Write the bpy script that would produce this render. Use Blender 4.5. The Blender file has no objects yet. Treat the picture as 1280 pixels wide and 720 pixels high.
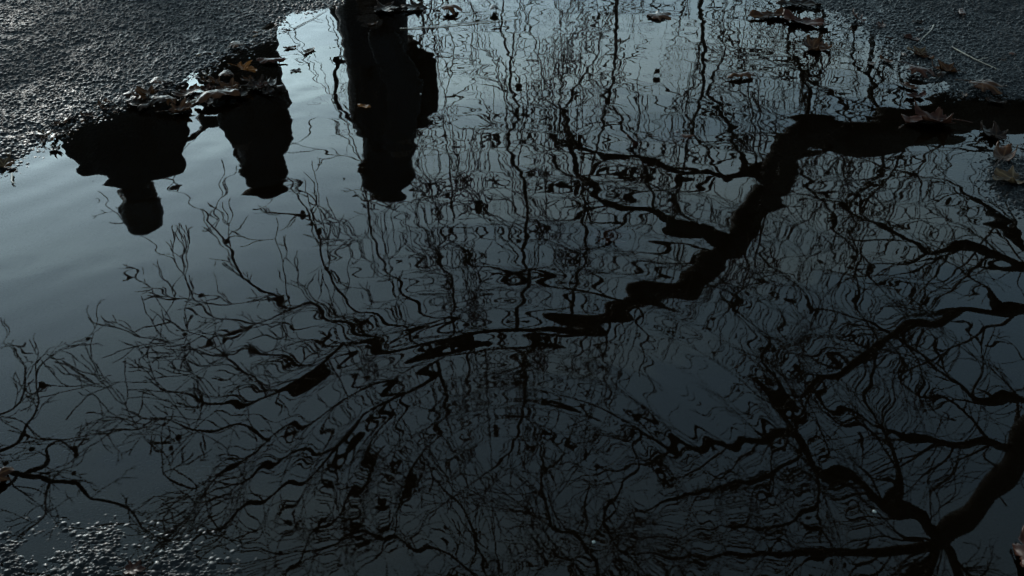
import bpy, bmesh, math, random
import numpy as np
from mathutils import Vector, Matrix
C = bpy.context
SC = C.scene
COL = SC.collection
R = math.radians
random.seed(7)
RNG = np.random.default_rng(7)

# ------------------------------------------------------------------ camera
CAM_H, PITCH, F = 0.65, R(36), 1256.0
cam = bpy.data.cameras.new('camera'); cam_o = bpy.data.objects.new('camera', cam); COL.objects.link(cam_o)
cam_o.location = (0, 0, CAM_H); cam_o.rotation_euler = (R(90) - PITCH, 0, 0)
cam.sensor_width = 36; cam.lens = 36 * F / 1280; cam.clip_start = 0.02; cam.clip_end = 2000
SC.camera = cam_o
# ------------------------------------------------------------------ sky, sun, exposure
SUN_EL, SUN_AZ = R(10), R(-27)          # azimuth measured from the view direction (+Y), negative = left
w = bpy.data.worlds.new('World'); SC.world = w; w.use_nodes = True
nt = w.node_tree; nt.nodes.clear()
def N(t, k, **kw):
    n = t.nodes.new(k)
    for a, b in kw.items(): setattr(n, a, b)
    return n
def mth(t, op, a, b=None, c=None, clamp=False):
    n = t.nodes.new('ShaderNodeMath'); n.operation = op; n.use_clamp = clamp
    for i, v in enumerate((a, b, c)):
        if v is None: continue
        if isinstance(v, (int, float)): n.inputs[i].default_value = v
        else: t.links.new(v, n.inputs[i])
    return n.outputs[0]
sky = N(nt, 'ShaderNodeTexSky'); sky.sky_type = 'NISHITA'; sky.sun_disc = False
sky.sun_elevation = SUN_EL; sky.sun_rotation = SUN_AZ
sky.air_density = 1.0; sky.dust_density = 2.5; sky.ozone_density = 1.0
tc = N(nt, 'ShaderNodeTexCoord'); sep = N(nt, 'ShaderNodeSeparateXYZ')
nt.links.new(tc.outputs['Generated'], sep.inputs[0])
zz = mth(nt, 'MAXIMUM', sep.outputs[2], 0.06)
cx = mth(nt, 'DIVIDE', sep.outputs[0], zz); cy = mth(nt, 'DIVIDE', sep.outputs[1], zz)
cmb = N(nt, 'ShaderNodeCombineXYZ'); nt.links.new(cx, cmb.inputs[0]); nt.links.new(cy, cmb.inputs[1])
mp = N(nt, 'ShaderNodeMapping'); mp.inputs['Rotation'].default_value = (0, 0, R(28)); mp.inputs['Scale'].default_value = (0.35, 1.5, 1)
nt.links.new(cmb.outputs[0], mp.inputs[0])
cn = N(nt, 'ShaderNodeTexNoise'); cn.inputs['Scale'].default_value = 1.1; cn.inputs['Detail'].default_value = 7; cn.inputs['Roughness'].default_value = 0.55; cn.inputs['Distortion'].default_value = 0.5
nt.links.new(mp.outputs[0], cn.inputs['Vector'])
cr = N(nt, 'ShaderNodeMapRange'); cr.inputs[1].default_value = 0.46; cr.inputs[2].default_value = 0.68; cr.inputs[3].default_value = 0.0; cr.inputs[4].default_value = 0.8
nt.links.new(cn.outputs[0], cr.inputs[0])
# thin high veil: greys the blue evenly, plus brighter streaks of cirrus
bw = N(nt, 'ShaderNodeRGBToBW'); nt.links.new(sky.outputs[0], bw.inputs[0])
veil = N(nt, 'ShaderNodeMix', data_type='RGBA'); veil.inputs[0].default_value = 0.70
vc = N(nt, 'ShaderNodeMix', data_type='RGBA', blend_type='MULTIPLY'); vc.inputs[0].default_value = 1
nt.links.new(bw.outputs[0], vc.inputs[6]); vc.inputs[7].default_value = (0.54, 0.97, 1.24, 1)
nt.links.new(sky.outputs[0], veil.inputs[6]); nt.links.new(vc.outputs[2], veil.inputs[7])
cl = N(nt, 'ShaderNodeMix', data_type='RGBA'); nt.links.new(cr.outputs[0], cl.inputs[0])
cc = N(nt, 'ShaderNodeMix', data_type='RGBA', blend_type='MULTIPLY'); cc.inputs[0].default_value = 1
nt.links.new(bw.outputs[0], cc.inputs[6]); cc.inputs[7].default_value = (1.35, 1.8, 1.9, 1)
nt.links.new(veil.outputs[2], cl.inputs[6]); nt.links.new(cc.outputs[2], cl.inputs[7])
bg = N(nt, 'ShaderNodeBackground'); bg.inputs[1].default_value = 0.15
nt.links.new(cl.outputs[2], bg.inputs[0])
wo = N(nt, 'ShaderNodeOutputWorld'); nt.links.new(bg.outputs[0], wo.inputs[0])
sun = bpy.data.lights.new('sun', 'SUN'); sun.energy = 0.8; sun.angle = R(6); sun.color = (1, 0.93, 0.84)
so = bpy.data.objects.new('sun', sun); COL.objects.link(so)
sd = Vector((math.sin(SUN_AZ) * math.cos(SUN_EL), math.cos(SUN_AZ) * math.cos(SUN_EL), math.sin(SUN_EL)))
so.rotation_euler = sd.to_track_quat('Z', 'Y').to_euler(); so.location = sd * 30
vs = SC.view_settings
vs.view_transform = 'Standard'; vs.look = 'None'; vs.gamma = 1; vs.use_curve_mapping = False; vs.exposure = 1.76
SC.cycles.max_bounces = 8; SC.cycles.transparent_max_bounces = 8; SC.cycles.caustics_reflective = False; SC.cycles.caustics_refractive = False
SC.cycles.sample_clamp_indirect = 4

# ------------------------------------------------------------------ helpers
def ray(px, py):
    """direction of a photo pixel (1280x720)"""
    a, b = (px - 640) / F, (360 - py) / F
    f = Vector((0, math.cos(PITCH), -math.sin(PITCH))); u = Vector((0, math.sin(PITCH), math.cos(PITCH)))
    return (f + u * b + Vector((a, 0, 0))).normalized()
def gnd(px, py, z=0.0):
    d = ray(px, py); t = (z - CAM_H) / d.z
    return Vector((d.x * t, d.y * t, z))
def refl(px, py, dh):
    """real point, dh metres away on the ground plan, whose mirror image in the puddle shows at this pixel"""
    d = ray(px, py); k = dh / math.hypot(d.x, d.y)
    return Vector((d.x * k, d.y * k, -d.z * k - CAM_H))
def slant(px, py, dh):
    d = ray(px, py); return dh / math.hypot(d.x, d.y)
def tag(o, label=None, cat=None, group=None, kind=None):
    if label: o['label'] = label
    if cat: o['category'] = cat
    if group: o['group'] = group
    if kind: o['kind'] = kind
    return o
def empty(name, loc, rz=0):
    o = bpy.data.objects.new(name, None); COL.objects.link(o); o.location = loc; o.rotation_euler = (0, 0, rz); o.empty_display_size = 0.1
    return o
def mesh_obj(name, me, mat, parent=None, smooth=True):
    if mat: me.materials.append(mat)
    if smooth and len(me.polygons): me.polygons.foreach_set('use_smooth', np.ones(len(me.polygons), bool))
    o = bpy.data.objects.new(name, me); COL.objects.link(o)
    if parent: o.parent = parent
    return o
def np_mesh(name, verts, quads):
    me = bpy.data.meshes.new(name)
    verts = np.asarray(verts, np.float32); quads = np.asarray(quads, np.int32)
    me.vertices.add(len(verts)); me.vertices.foreach_set('co', verts.ravel())
    n, k = quads.shape
    me.loops.add(n * k); me.loops.foreach_set('vertex_index', quads.ravel())
    me.polygons.add(n); me.polygons.foreach_set('loop_start', np.arange(0, n * k, k, dtype=np.int32))
    me.update(calc_edges=True); me.validate()
    return me
def mat(name, col, rough=0.6, spec=0.5, var=None, scale=20, bump=None, coat=0.0, emis=None):
    m = bpy.data.materials.new(name); m.use_nodes = True; t = m.node_tree
    b = t.nodes['Principled BSDF']
    b.inputs['Base Color'].default_value = (*col, 1); b.inputs['Roughness'].default_value = rough
    b.inputs['Specular IOR Level'].default_value = spec; b.inputs['Coat Weight'].default_value = coat
    if var or bump:
        co = N(t, 'ShaderNodeTexCoord'); no = N(t, 'ShaderNodeTexNoise'); no.inputs['Scale'].default_value = scale; no.inputs['Detail'].default_value = 6
        t.links.new(co.outputs['Object'], no.inputs['Vector'])
        if var:
            r = N(t, 'ShaderNodeValToRGB'); r.color_ramp.elements[0].position = 0.32; r.color_ramp.elements[1].position = 0.68
            r.color_ramp.elements[0].color = (*var, 1); r.color_ramp.elements[1].color = (*col, 1)
            t.links.new(no.outputs[0], r.inputs[0]); t.links.new(r.outputs[0], b.inputs['Base Color'])
        if bump:
            bp = N(t, 'ShaderNodeBump'); bp.inputs['Distance'].default_value = bump
            t.links.new(no.outputs[0], bp.inputs['Height']); t.links.new(bp.outputs[0], b.inputs['Normal'])
    return m

# ------------------------------------------------------------------ ground
SHORE = [(-260, 330), (-120, 262), (-40, 228), (0, 207), (22, 190), (40, 180), (62, 168), (85, 152), (108, 146), (130, 139), (155, 130), (190, 121), (212, 106), (232, 94),
         (255, 82), (268, 68), (300, 56), (328, 46), (338, 32), (352, 20), (380, 12), (405, 8), (425, -3), (440, -14), (520, -40), (640, -60),
         (800, -55), (900, -34), (965, -12), (1010, 6), (1060, 16), (1096, 36), (1128, 48), (1160, 78), (1180, 104), (1205, 122), (1250, 124),
         (1300, 132), (1360, 150), (1390, 176), (1340, 196), (1290, 186), (1258, 188), (1236, 206), (1244, 232), (1280, 258), (1340, 280), (1480, 330),
         (1700, 520), (1600, 960), (900, 1000), (520, 960), (380, 930), (200, 900), (60, 860), (-60, 800), (-160, 740), (-240, 660), (-300, 560)]
def hash2(i, j, s):
    v = np.sin(i * 127.1 + j * 311.7 + s * 74.7) * 43758.5453
    return v - np.floor(v)
def vnoise(x, y, s):
    xi, yi = np.floor(x), np.floor(y); fx, fy = x - xi, y - yi
    fx = fx * fx * (3 - 2 * fx); fy = fy * fy * (3 - 2 * fy)
    a = hash2(xi, yi, s); b = hash2(xi + 1, yi, s); c = hash2(xi, yi + 1, s); d = hash2(xi + 1, yi + 1, s)
    return a + (b - a) * fx + (c - a) * fy + (a - b - c + d) * fx * fy
def fbm(x, y, s, o=4):
    r = 0; a = 0.5
    for k in range(o):
        r = r + a * vnoise(x, y, s + k * 3.3); x = x * 2.03; y = y * 2.03; a *= 0.5
    return r
def cells(x, y, s):
    """rounded stones: distance to the nearest jittered point and that stone's own random number"""
    xi, yi = np.floor(x), np.floor(y); best = np.full(x.shape, 9.0); idn = np.zeros(x.shape); sec = np.full(x.shape, 9.0)
    for di in (-1, 0, 1):
        for dj in (-1, 0, 1):
            ci, cj = xi + di, yi + dj
            px = ci + 0.5 + 0.8 * (hash2(ci, cj, s) - 0.5); py = cj + 0.5 + 0.8 * (hash2(ci, cj, s + 9) - 0.5)
            d = np.hypot(x - px, y - py)
            m = d < best
            sec = np.where(m, best, np.minimum(sec, d)); idn = np.where(m, hash2(ci, cj, s + 21), idn); best = np.where(m, d, best)
    return best, sec, idn
def signed_dist(x, y):
    P = np.array([gnd(a, b)[:2] for a, b in SHORE]); d = np.full(x.shape, 1e9); inside = np.zeros(x.shape, bool)
    n = len(P)
    for i in range(n):
        a, b = P[i], P[(i + 1) % n]; e = b - a; L = e @ e
        t = np.clip(((x - a[0]) * e[0] + (y - a[1]) * e[1]) / L, 0, 1)
        d = np.minimum(d, np.hypot(x - a[0] - t * e[0], y - a[1] - t * e[1]))
        c = ((a[1] > y) != (b[1] > y)) & (x < (b[0] - a[0]) * (y - a[1]) / (b[1] - a[1] + 1e-12) + a[0])
        inside ^= c
    return np.where(inside, -d, d)
def blob(x, y, px, py, r):
    g = gnd(px, py); return np.exp(-((x - g.x) ** 2 + (y - g.y) ** 2) / (2 * r * r))
def height(x, y):
    x = np.asarray(x, float); y = np.asarray(y, float)
    sd_ = signed_dist(x, y)
    sd_ = sd_ + 0.022 * (fbm(x * 14, y * 14, 2) - 0.47) + 0.012 * (fbm(x * 60, y * 60, 5) - 0.47)
    near = np.clip(blob(x, y, 120, 690, 0.12) + blob(x, y, -60, 660, 0.12), 0, 1)
    rt = np.clip(blob(x, y, 1180, 50, 0.2), 0, 1)
    up = np.where(sd_ > 0, sd_, 0); dn = np.where(sd_ < 0, -sd_, 0)
    h = 0.035 * (1 - np.exp(-up * (2.2 - 1.2 * near - 1.3 * rt))) - 0.028 * (1 - np.exp(-dn * (2.6 - 1.7 * near - 1.5 * rt)))
    h = h - 0.006 * (blob(x, y, 1250, 155, 0.045) + blob(x, y, 1330, 158, 0.045))
    h = h + 0.006 * (fbm(x * 5, y * 5, 11) - 0.47) * np.clip(np.abs(sd_) * 12, 0, 1) * (x * x + y * y < 9)
    # the last of the shallows by the camera: stones only just break the surface
    g0 = gnd(20, 795); e0 = 1.25 - np.hypot((x - g0.x) / 0.21, (y - g0.y) / 0.112); q = np.clip(e0 * 3.0, 0, 1)
    h = h * (1 - q) + q * (-0.0031 + 0.0056 * np.clip(e0, 0, 1) + 0.0065 * (fbm(x * 45, y * 45, 41) - 0.5))
    return h, sd_
def grains(x, y, sd_):
    g = 0
    for k, (s, amp, keep) in enumerate(((300, 0.0017, 0.10), (165, 0.0024, 0.74))):
        d, sec, idn = cells(x * s + 0.35 * vnoise(x * s * 0.6, y * s * 0.6, 4 + k), y * s, 3 + k * 17)
        dome = np.sqrt(np.clip(1 - (d / 0.62) ** 2, 0, 1)) * np.clip((sec - d) * 4, 0, 1) ** 0.5
        g = np.maximum(g, amp * dome * (0.25 + 0.75 * idn ** 1.5) * (idn > keep)) 
    pit = np.clip((fbm(x * 26, y * 26, 31) - 0.56) * 9, 0, 1)
    return g * 1.25 * (1 - 0.3 * pit) - 0.0012 * pit
def axis(lo, hi, n, far, m):
    a = np.linspace(lo, hi, n); st = a[1] - a[0]
    k = np.geomspace(st, far, m)
    return np.concatenate([lo - k[::-1], a, hi + k])
gx = axis(-1.12, 1.12, 2150, 400, 48)
# rows follow the viewing distance: finest beside the camera
t_ = np.linspace(0, 1, 1500); ymid = 0.42 * (1.98 / 0.42) ** t_
k0 = np.geomspace(0.0012, 400, 40)
gy = np.concatenate([0.42 - k0[::-1], ymid, 1.98 + np.geomspace(0.004, 400, 44)])
X, Y = np.meshgrid(gx, gy)
Z = np.zeros_like(X)
cells_mask = (np.abs(X) < 4) & (Y > -3) & (Y < 5)
xs, ys = X[cells_mask], Y[cells_mask]
hh, sdv = height(xs, ys)
fine = (np.abs(xs) < 1.2) & (ys > 0.38) & (ys < 2.1)
gr = np.zeros_like(hh); gr[fine] = grains(xs[fine], ys[fine], sdv[fine])
submerged = np.clip((-hh - 0.007) / 0.01, 0, 1)
Z[:] = 0.035; Z[cells_mask] = hh + gr * (1 - 0.7 * submerged)
ny, nx = X.shape
ii = np.arange(nx - 1)[None, :] + nx * np.arange(ny - 1)[:, None]
quads = np.stack([ii, ii + 1, ii + 1 + nx, ii + nx], -1).reshape(-1, 4)
me = np_mesh('ground', np.stack([X, Y, Z], -1).reshape(-1, 3), quads)

gm = bpy.data.materials.new('wet asphalt'); gm.use_nodes = True; t = gm.node_tree; b = t.nodes['Principled BSDF']
geo = N(t, 'ShaderNodeNewGeometry'); sp = N(t, 'ShaderNodeSeparateXYZ'); t.links.new(geo.outputs['Position'], sp.inputs[0])
n1 = N(t, 'ShaderNodeTexNoise'); n1.inputs['Scale'].default_value = 420; n1.inputs['Detail'].default_value = 3
n2 = N(t, 'ShaderNodeTexNoise'); n2.inputs['Scale'].default_value = 7; n2.inputs['Detail'].default_value = 5
vo = N(t, 'ShaderNodeTexVoronoi'); vo.inputs['Scale'].default_value = 230
for n_ in (n1, n2, vo): t.links.new(geo.outputs['Position'], n_.inputs['Vector'])
rp = N(t, 'ShaderNodeValToRGB'); e = rp.color_ramp.elements
e[0].position = 0.0; e[0].color = (0.004, 0.0042, 0.0045, 1); e[1].position = 1.0; e[1].color = (0.038, 0.036, 0.034, 1)
e3 = rp.color_ramp.elements.new(0.86); e3.color = (0.024, 0.023, 0.022, 1); e[len(e) - 1].color = (0.09, 0.085, 0.08, 1)
e2 = rp.color_ramp.elements.new(0.6); e2.color = (0.011, 0.011, 0.0115, 1)
bwv = N(t, 'ShaderNodeRGBToBW'); t.links.new(vo.outputs['Color'], bwv.inputs[0])
mixv = mth(t, 'ADD', mth(t, 'MULTIPLY', bwv.outputs[0], 0.8), mth(t, 'MULTIPLY', mth(t, 'SUBTRACT', n2.outputs[0], 0.5), 1.1))
t.links.new(mixv, rp.inputs[0])
# below the waterline the stones carry a film of black-brown silt
wet = N(t, 'ShaderNodeMapRange'); wet.inputs[1].default_value = 0.0005; wet.inputs[2].default_value = -0.004; wet.inputs[3].default_value = 0; wet.inputs[4].default_value = 1
t.links.new(sp.outputs[2], wet.inputs[0])
silt = N(t, 'ShaderNodeMix', data_type='RGBA'); t.links.new(wet.outputs[0], silt.inputs[0]); 
soak = N(t, 'ShaderNodeMapRange'); soak.inputs[1].default_value = 0.003; soak.inputs[2].default_value = 0.014; soak.inputs[3].default_value = 0.45; soak.inputs[4].default_value = 1.0
t.links.new(mth(t, 'ADD', sp.outputs[2], mth(t, 'MULTIPLY', mth(t, 'SUBTRACT', n2.outputs[0], 0.5), 0.02)), soak.inputs[0])
sk = N(t, 'ShaderNodeMix', data_type='RGBA', blend_type='MULTIPLY'); sk.inputs[0].default_value = 1; t.links.new(rp.outputs[0], sk.inputs[6]); t.links.new(soak.outputs[0], sk.inputs[7])
t.links.new(sk.outputs[2], silt.inputs[6])
silt.inputs[7].default_value = (0.012, 0.009, 0.0062, 1)
t.links.new(silt.outputs[2], b.inputs['Base Color'])
rr = N(t, 'ShaderNodeMapRange'); rr.inputs[1].default_value = 0.3; rr.inputs[2].default_value = 0.7; rr.inputs[3].default_value = 0.5; rr.inputs[4].default_value = 0.75
t.links.new(n2.outputs[0], rr.inputs[0])
damp = N(t, 'ShaderNodeMapRange'); damp.inputs[1].default_value = 0.002; damp.inputs[2].default_value = 0.011; damp.inputs[3].default_value = 0.6; damp.inputs[4].default_value = 1.0
t.links.new(sp.outputs[2], damp.inputs[0])
t.links.new(mth(t, 'MULTIPLY', mth(t, 'SUBTRACT', 1.0, wet.outputs[0]), 0.08), b.inputs['Specular IOR Level'])
t.links.new(mth(t, 'MULTIPLY', rr.outputs[0], damp.outputs[0]), b.inputs['Roughness'])
bp = N(t, 'ShaderNodeBump'); bp.inputs['Distance'].default_value = 0.0009; t.links.new(mth(t, 'SUBTRACT', 1.0, wet.outputs[0]), bp.inputs['Strength']); t.links.new(n1.outputs[0], bp.inputs['Height']); t.links.new(bp.outputs[0], b.inputs['Normal'])
ground = tag(mesh_obj('ground', me, gm), kind='structure')

# ------------------------------------------------------------------ puddle water
wx = np.linspace(-1.9, 2.2, 60); wy = np.linspace(0.05, 2.9, 50); WX, WY = np.meshgrid(wx, wy)
ii = np.arange(59)[None, :] + 60 * np.arange(49)[:, None]
wme = np_mesh('water', np.stack([WX, WY, np.zeros_like(WX)], -1).reshape(-1, 3), np.stack([ii, ii + 1, ii + 61, ii + 60], -1).reshape(-1, 4))
wm = bpy.data.materials.new('puddle water'); wm.use_nodes = True; t = wm.node_tree; t.nodes.clear()
geo = N(t, 'ShaderNodeNewGeometry'); sp = N(t, 'ShaderNodeSeparateXYZ'); t.links.new(geo.outputs['Position'], sp.inputs[0])
px_, py_ = sp.outputs[0], sp.outputs[1]
RC = gnd(640, 628)
dx = mth(t, 'SUBTRACT', px_, RC.x); dy = mth(t, 'SUBTRACT', py_, RC.y)
r_ = mth(t, 'SQRT', mth(t, 'ADD', mth(t, 'MULTIPLY', dx, dx), mth(t, 'MULTIPLY', dy, dy)))
def noise(scale, detail=1, mapping=(1, 1, 1), rot=0, off=0):
    m_ = N(t, 'ShaderNodeMapping'); m_.inputs['Scale'].default_value = mapping; m_.inputs['Location'].default_value = (off, off * 0.7, 0)
    m0 = N(t, 'ShaderNodeMapping'); m0.inputs['Rotation'].default_value = (0, 0, rot)
    t.links.new(geo.outputs['Position'], m0.inputs[0]); t.links.new(m0.outputs[0], m_.inputs[0])
    n_ = N(t, 'ShaderNodeTexNoise'); n_.inputs['Scale'].default_value = scale; n_.inputs['Detail'].default_value = detail
    t.links.new(m_.outputs[0], n_.inputs['Vector']); return n_.outputs[0]
# rings spreading from one drop, waves longer further out: local wavelength a + b r
A_, B_ = 0.014, 0.085
rw = mth(t, 'ADD', r_, mth(t, 'MULTIPLY', mth(t, 'SUBTRACT', noise(5), 0.5), 0.03))
lam = mth(t, 'ADD', mth(t, 'MULTIPLY', rw, B_), A_)
ph = mth(t, 'MULTIPLY', mth(t, 'LOGARITHM', lam, math.e), 2 * math.pi / B_)
ring = mth(t, 'MULTIPLY', mth(t, 'SINE', ph), lam)                       # constant slope
env_in = mth(t, 'SUBTRACT', 1, mth(t, 'POWER', math.e, mth(t, 'MULTIPLY', mth(t, 'MULTIPLY', r_, r_), -60.0)))
env_out = mth(t, 'ADD', mth(t, 'MULTIPLY', mth(t, 'POWER', math.e, mth(t, 'MULTIPLY', mth(t, 'MULTIPLY', r_, r_), -9.0)), 0.9), 0.45)
# strongest towards the far side, dying out to the left
side = N(t, 'ShaderNodeMapRange'); side.inputs[1].default_value = -0.5; side.inputs[2].default_value = -0.02; side.inputs[3].default_value = 0.12; side.inputs[4].default_value = 1
side.interpolation_type = 'SMOOTHSTEP'; t.links.new(px_, side.inputs[0])
rings = mth(t, 'MULTIPLY', mth(t, 'MULTIPLY', ring, mth(t, 'MULTIPLY', env_in, env_out)), mth(t, 'MULTIPLY', side.outputs[0], RING_S := 0.00085))
# wind ripple: short crests across the view, stronger far away
far = N(t, 'ShaderNodeMapRange'); far.inputs[1].default_value = 0.65; far.inputs[2].default_value = 1.5; far.inputs[3].default_value = 0.12; far.inputs[4].default_value = 1
t.links.new(py_, far.inputs[0])
wa = mth(t, 'MULTIPLY', mth(t, 'SUBTRACT', noise(9, 1, (1, 2.6, 1), R(6)), 0.5), 0.0002)
wb = mth(t, 'MULTIPLY', mth(t, 'SUBTRACT', noise(24, 0, (0.9, 1.7, 1), R(-12), 5), 0.5), 0.00008)
# a slanting train of wavelets on the left, over the people
lft = N(t, 'ShaderNodeMapRange'); lft.inputs[1].default_value = -0.2; lft.inputs[2].default_value = -0.55; lft.inputs[3].default_value = 0; lft.inputs[4].default_value = 1
t.links.new(px_, lft.inputs[0])
pl = mth(t, 'ADD', mth(t, 'MULTIPLY', px_, -72.0), mth(t, 'MULTIPLY', py_, 84.0))
wc = mth(t, 'MULTIPLY', mth(t, 'MULTIPLY', mth(t, 'SINE', mth(t, 'ADD', pl, mth(t, 'MULTIPLY', noise(6, 0, (1, 1, 1), 0, 9), 8))), 0.00008), lft.outputs[0])
wind = mth(t, 'MULTIPLY', mth(t, 'ADD', mth(t, 'ADD', wa, wb), wc), far.outputs[0])
hgt = mth(t, 'MULTIPLY', mth(t, 'ADD', rings, wind), 1000.0)
bp = N(t, 'ShaderNodeBump'); bp.inputs['Filter Width'].default_value = 1.0; bp.inputs['Distance'].default_value = 0.001; bp.inputs['Strength'].default_value = 1
t.links.new(hgt, bp.inputs['Height'])
fr = N(t, 'ShaderNodeFresnel'); fr.inputs['IOR'].default_value = 1.333; t.links.new(bp.outputs[0], fr.inputs['Normal'])
gl = N(t, 'ShaderNodeBsdfGlossy'); gl.inputs['Roughness'].default_value = 0.0; t.links.new(bp.outputs[0], gl.inputs['Normal'])
tr = N(t, 'ShaderNodeBsdfTransparent'); tr.inputs[0].default_value = (0.78, 0.64, 0.50, 1)
mx = N(t, 'ShaderNodeMixShader'); t.links.new(fr.outputs[0], mx.inputs[0]); t.links.new(tr.outputs[0], mx.inputs[1]); t.links.new(gl.outputs[0], mx.inputs[2])
ou = N(t, 'ShaderNodeOutputMaterial'); t.links.new(mx.outputs[0], ou.inputs[0])
tag(mesh_obj('water', wme, wm), kind='structure')

# ------------------------------------------------------------------ trees
BARK = mat('dark bark', (0.045, 0.038, 0.030), 0.85, 0.2, var=(0.022, 0.018, 0.015), scale=9, bump=0.01)
TWIG = mat('twig bark', (0.035, 0.028, 0.022), 0.8, 0.2)
SEED = mat('seed ball', (0.05, 0.035, 0.02), 0.9, 0.2)
class Tubes:
    def __init__(s): s.v = []; s.q = []; s.n = 0
    def add(s, pts, rad, sides):
        pts = np.asarray(pts, float); rad = np.asarray(rad, float)
        T = np.gradient(pts, axis=0); T /= np.linalg.norm(T, axis=1)[:, None] + 1e-9
        up = np.array([0.13, 0.21, 0.97]) if abs(T[0][2]) < 0.9 else np.array([1.0, 0.1, 0])
        U = np.cross(T, up); U /= np.linalg.norm(U, axis=1)[:, None] + 1e-9; V = np.cross(T, U)
        a = np.arange(sides) * 2 * math.pi / sides
        ring = pts[:, None, :] + rad[:, None, None] * (np.cos(a)[None, :, None] * U[:, None, :] + np.sin(a)[None, :, None] * V[:, None, :])
        m = len(pts); s.v.append(ring.reshape(-1, 3))
        i = np.arange(m - 1)[:, None] * sides; j = np.arange(sides)[None, :]; j2 = (j + 1) % sides
        s.q.append((np.stack([i + j, i + j2, i + j2 + sides, i + j + sides], -1) + s.n).reshape(-1, 4)); s.n += m * sides
    def build(s, name, mt, parent=None):
        return mesh_obj(name, np_mesh(name, np.concatenate(s.v), np.concatenate(s.q)), mt, parent)
def rnd(a=1.0): return RNG.normal(size=3) * a
def unit(v): return v / (np.linalg.norm(v) + 1e-9)
def smooth_line(P, k):
    """Catmull-Rom through rows of P (position + radius)"""
    P = np.asarray(P, float); Q = np.vstack([2 * P[0] - P[1], P, 2 * P[-1] - P[-2]]); out = []
    for i in range(1, len(Q) - 2):
        for u in np.arange(k) / k:
            a, b_, c, d = Q[i - 1], Q[i], Q[i + 1], Q[i + 2]
            out.append(0.5 * (2 * b_ + (c - a) * u + (2 * a - 5 * b_ + 4 * c - d) * u * u + (3 * b_ - a - 3 * c + d) * u ** 3))
    out.append(Q[-2]); return np.array(out)
def grow(tw, p, d, L, r, level, bias, tips, dens=1.0):
    n = max(4, int(L / (0.11 if level < 2 else 0.06))); n = min(n, 16); st = L / n
    pts = [p]; dirs = [d]; kink = 0.30 if level < 2 else 0.42
    for i in range(n):
        d = unit(d + rnd(kink) * 0.5 + bias * 0.10); p = p + d * st; pts.append(p); dirs.append(d)
    rad = r * (1 - 0.72 * np.linspace(0, 1, n + 1))
    tw.add(pts, np.maximum(rad, 0.0023), 5 if level == 0 else 3)
    if level >= 3:
        tips.append(p); return
    if level == 2: tips.append(p)
    cnt = {0: 9, 1: 6, 2: 2.4}[level] * dens * min(1.4, max(0.5, L / {0: 1.5, 1: 0.75, 2: 0.35}[level]))
    cnt = int(cnt + RNG.random())
    for k in range(cnt):
        u = 0.15 + 0.83 * (k + RNG.random()) / max(cnt, 1); i = min(n, int(u * n))
        q = unit(rnd()); q = unit(q - dirs[i] * np.dot(q, dirs[i]))
        a = R(RNG.uniform(25, 62))
        grow(tw, pts[i], unit(dirs[i] * math.cos(a) + q * math.sin(a)), L * RNG.uniform(0.36, 0.7) * (1.1 - 0.45 * u), max(rad[i] * 0.55, 0.002), level + 1, bias, tips, dens)
def limb(tb, tw, path, d0, d1, tips, spawn=0.26, L=1.3, dens=1.0, minw=0, jit=0.05, side=8, wscale=1.0):
    """path: (px, py, width px) where the branch's mirror image lies; its real course runs d0..d1 m from the camera"""
    rows = []
    m = len(path)
    for i, (x, y, w_) in enumerate(path):
        dh = d0 + (d1 - d0) * i / (m - 1)
        rows.append([*refl(x, y, dh), w_ * wscale / 2 / F * slant(x, y, dh)])
    S = smooth_line(rows, 5)
    k = np.arange(len(S)); wob = np.stack([np.interp(k, np.arange(0, len(S) + 3, 3), RNG.normal(size=len(np.arange(0, len(S) + 3, 3)))) for _ in range(3)], 1)
    S[1:, :3] += wob[1:] * np.minimum(jit, S[1:, 3:4] * 0.35 + 0.016)
    S[:, 3] *= 1 + 0.10 * RNG.normal(size=len(S))
    tb.add(S[:, :3], np.maximum(S[:, 3], 0.002), side)
    seg = np.linalg.norm(np.diff(S[:, :3], axis=0), axis=1); tot = seg.sum(); acc = np.concatenate([[0], np.cumsum(seg)])
    s_ = spawn * 0.5
    while s_ < tot:
        i = min(len(S) - 2, int(np.searchsorted(acc, s_)) - 1); i = max(i, 0)
        T = unit(S[i + 1, :3] - S[i, :3]); q = unit(rnd() + np.array([0, 0, 0.25])); q = unit(q - T * np.dot(q, T)); a = R(RNG.uniform(30, 68))
        r0 = min(S[i, 3] * 0.5, 0.0095)
        grow(tw, S[i, :3], unit(T * math.cos(a) + q * math.sin(a)), L * RNG.uniform(0.45, 1.1) * (0.55 + 0.45 * min(1, S[i, 3] / 0.03)), max(r0, 0.003), 1 if S[i, 3] < 0.03 else (0 if RNG.random() < 0.3 else 1), T * 0.8, tips, dens)
        s_ += spawn * RNG.uniform(0.6, 1.4)
    grow(tw, S[-1, :3], unit(S[-1, :3] - S[-2, :3]), L * 0.7, S[-1, 3], 1, unit(S[-1, :3] - S[-3, :3]), tips, dens)
def ico(center, r, seg=1):
    bm = bmesh.new(); bmesh.ops.create_icosphere(bm, subdivisions=seg, radius=r)
    me = bpy.data.meshes.new('seed_ball'); bm.to_mesh(me); bm.free(); return me
ball = ico(None, 0.015, 2); ball.materials.append(SEED)
def seed_balls(tips, n, parent, origin):
    for i in RNG.choice(len(tips), min(n, len(tips)), replace=False):
        o = bpy.data.objects.new('seed_ball', ball); COL.objects.link(o); o.parent = parent
        o.location = Vector(tips[i]) - Vector(origin) ; s_ = RNG.uniform(0.7, 1.2); o.scale = (s_, s_, s_ * 1.15)

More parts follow.
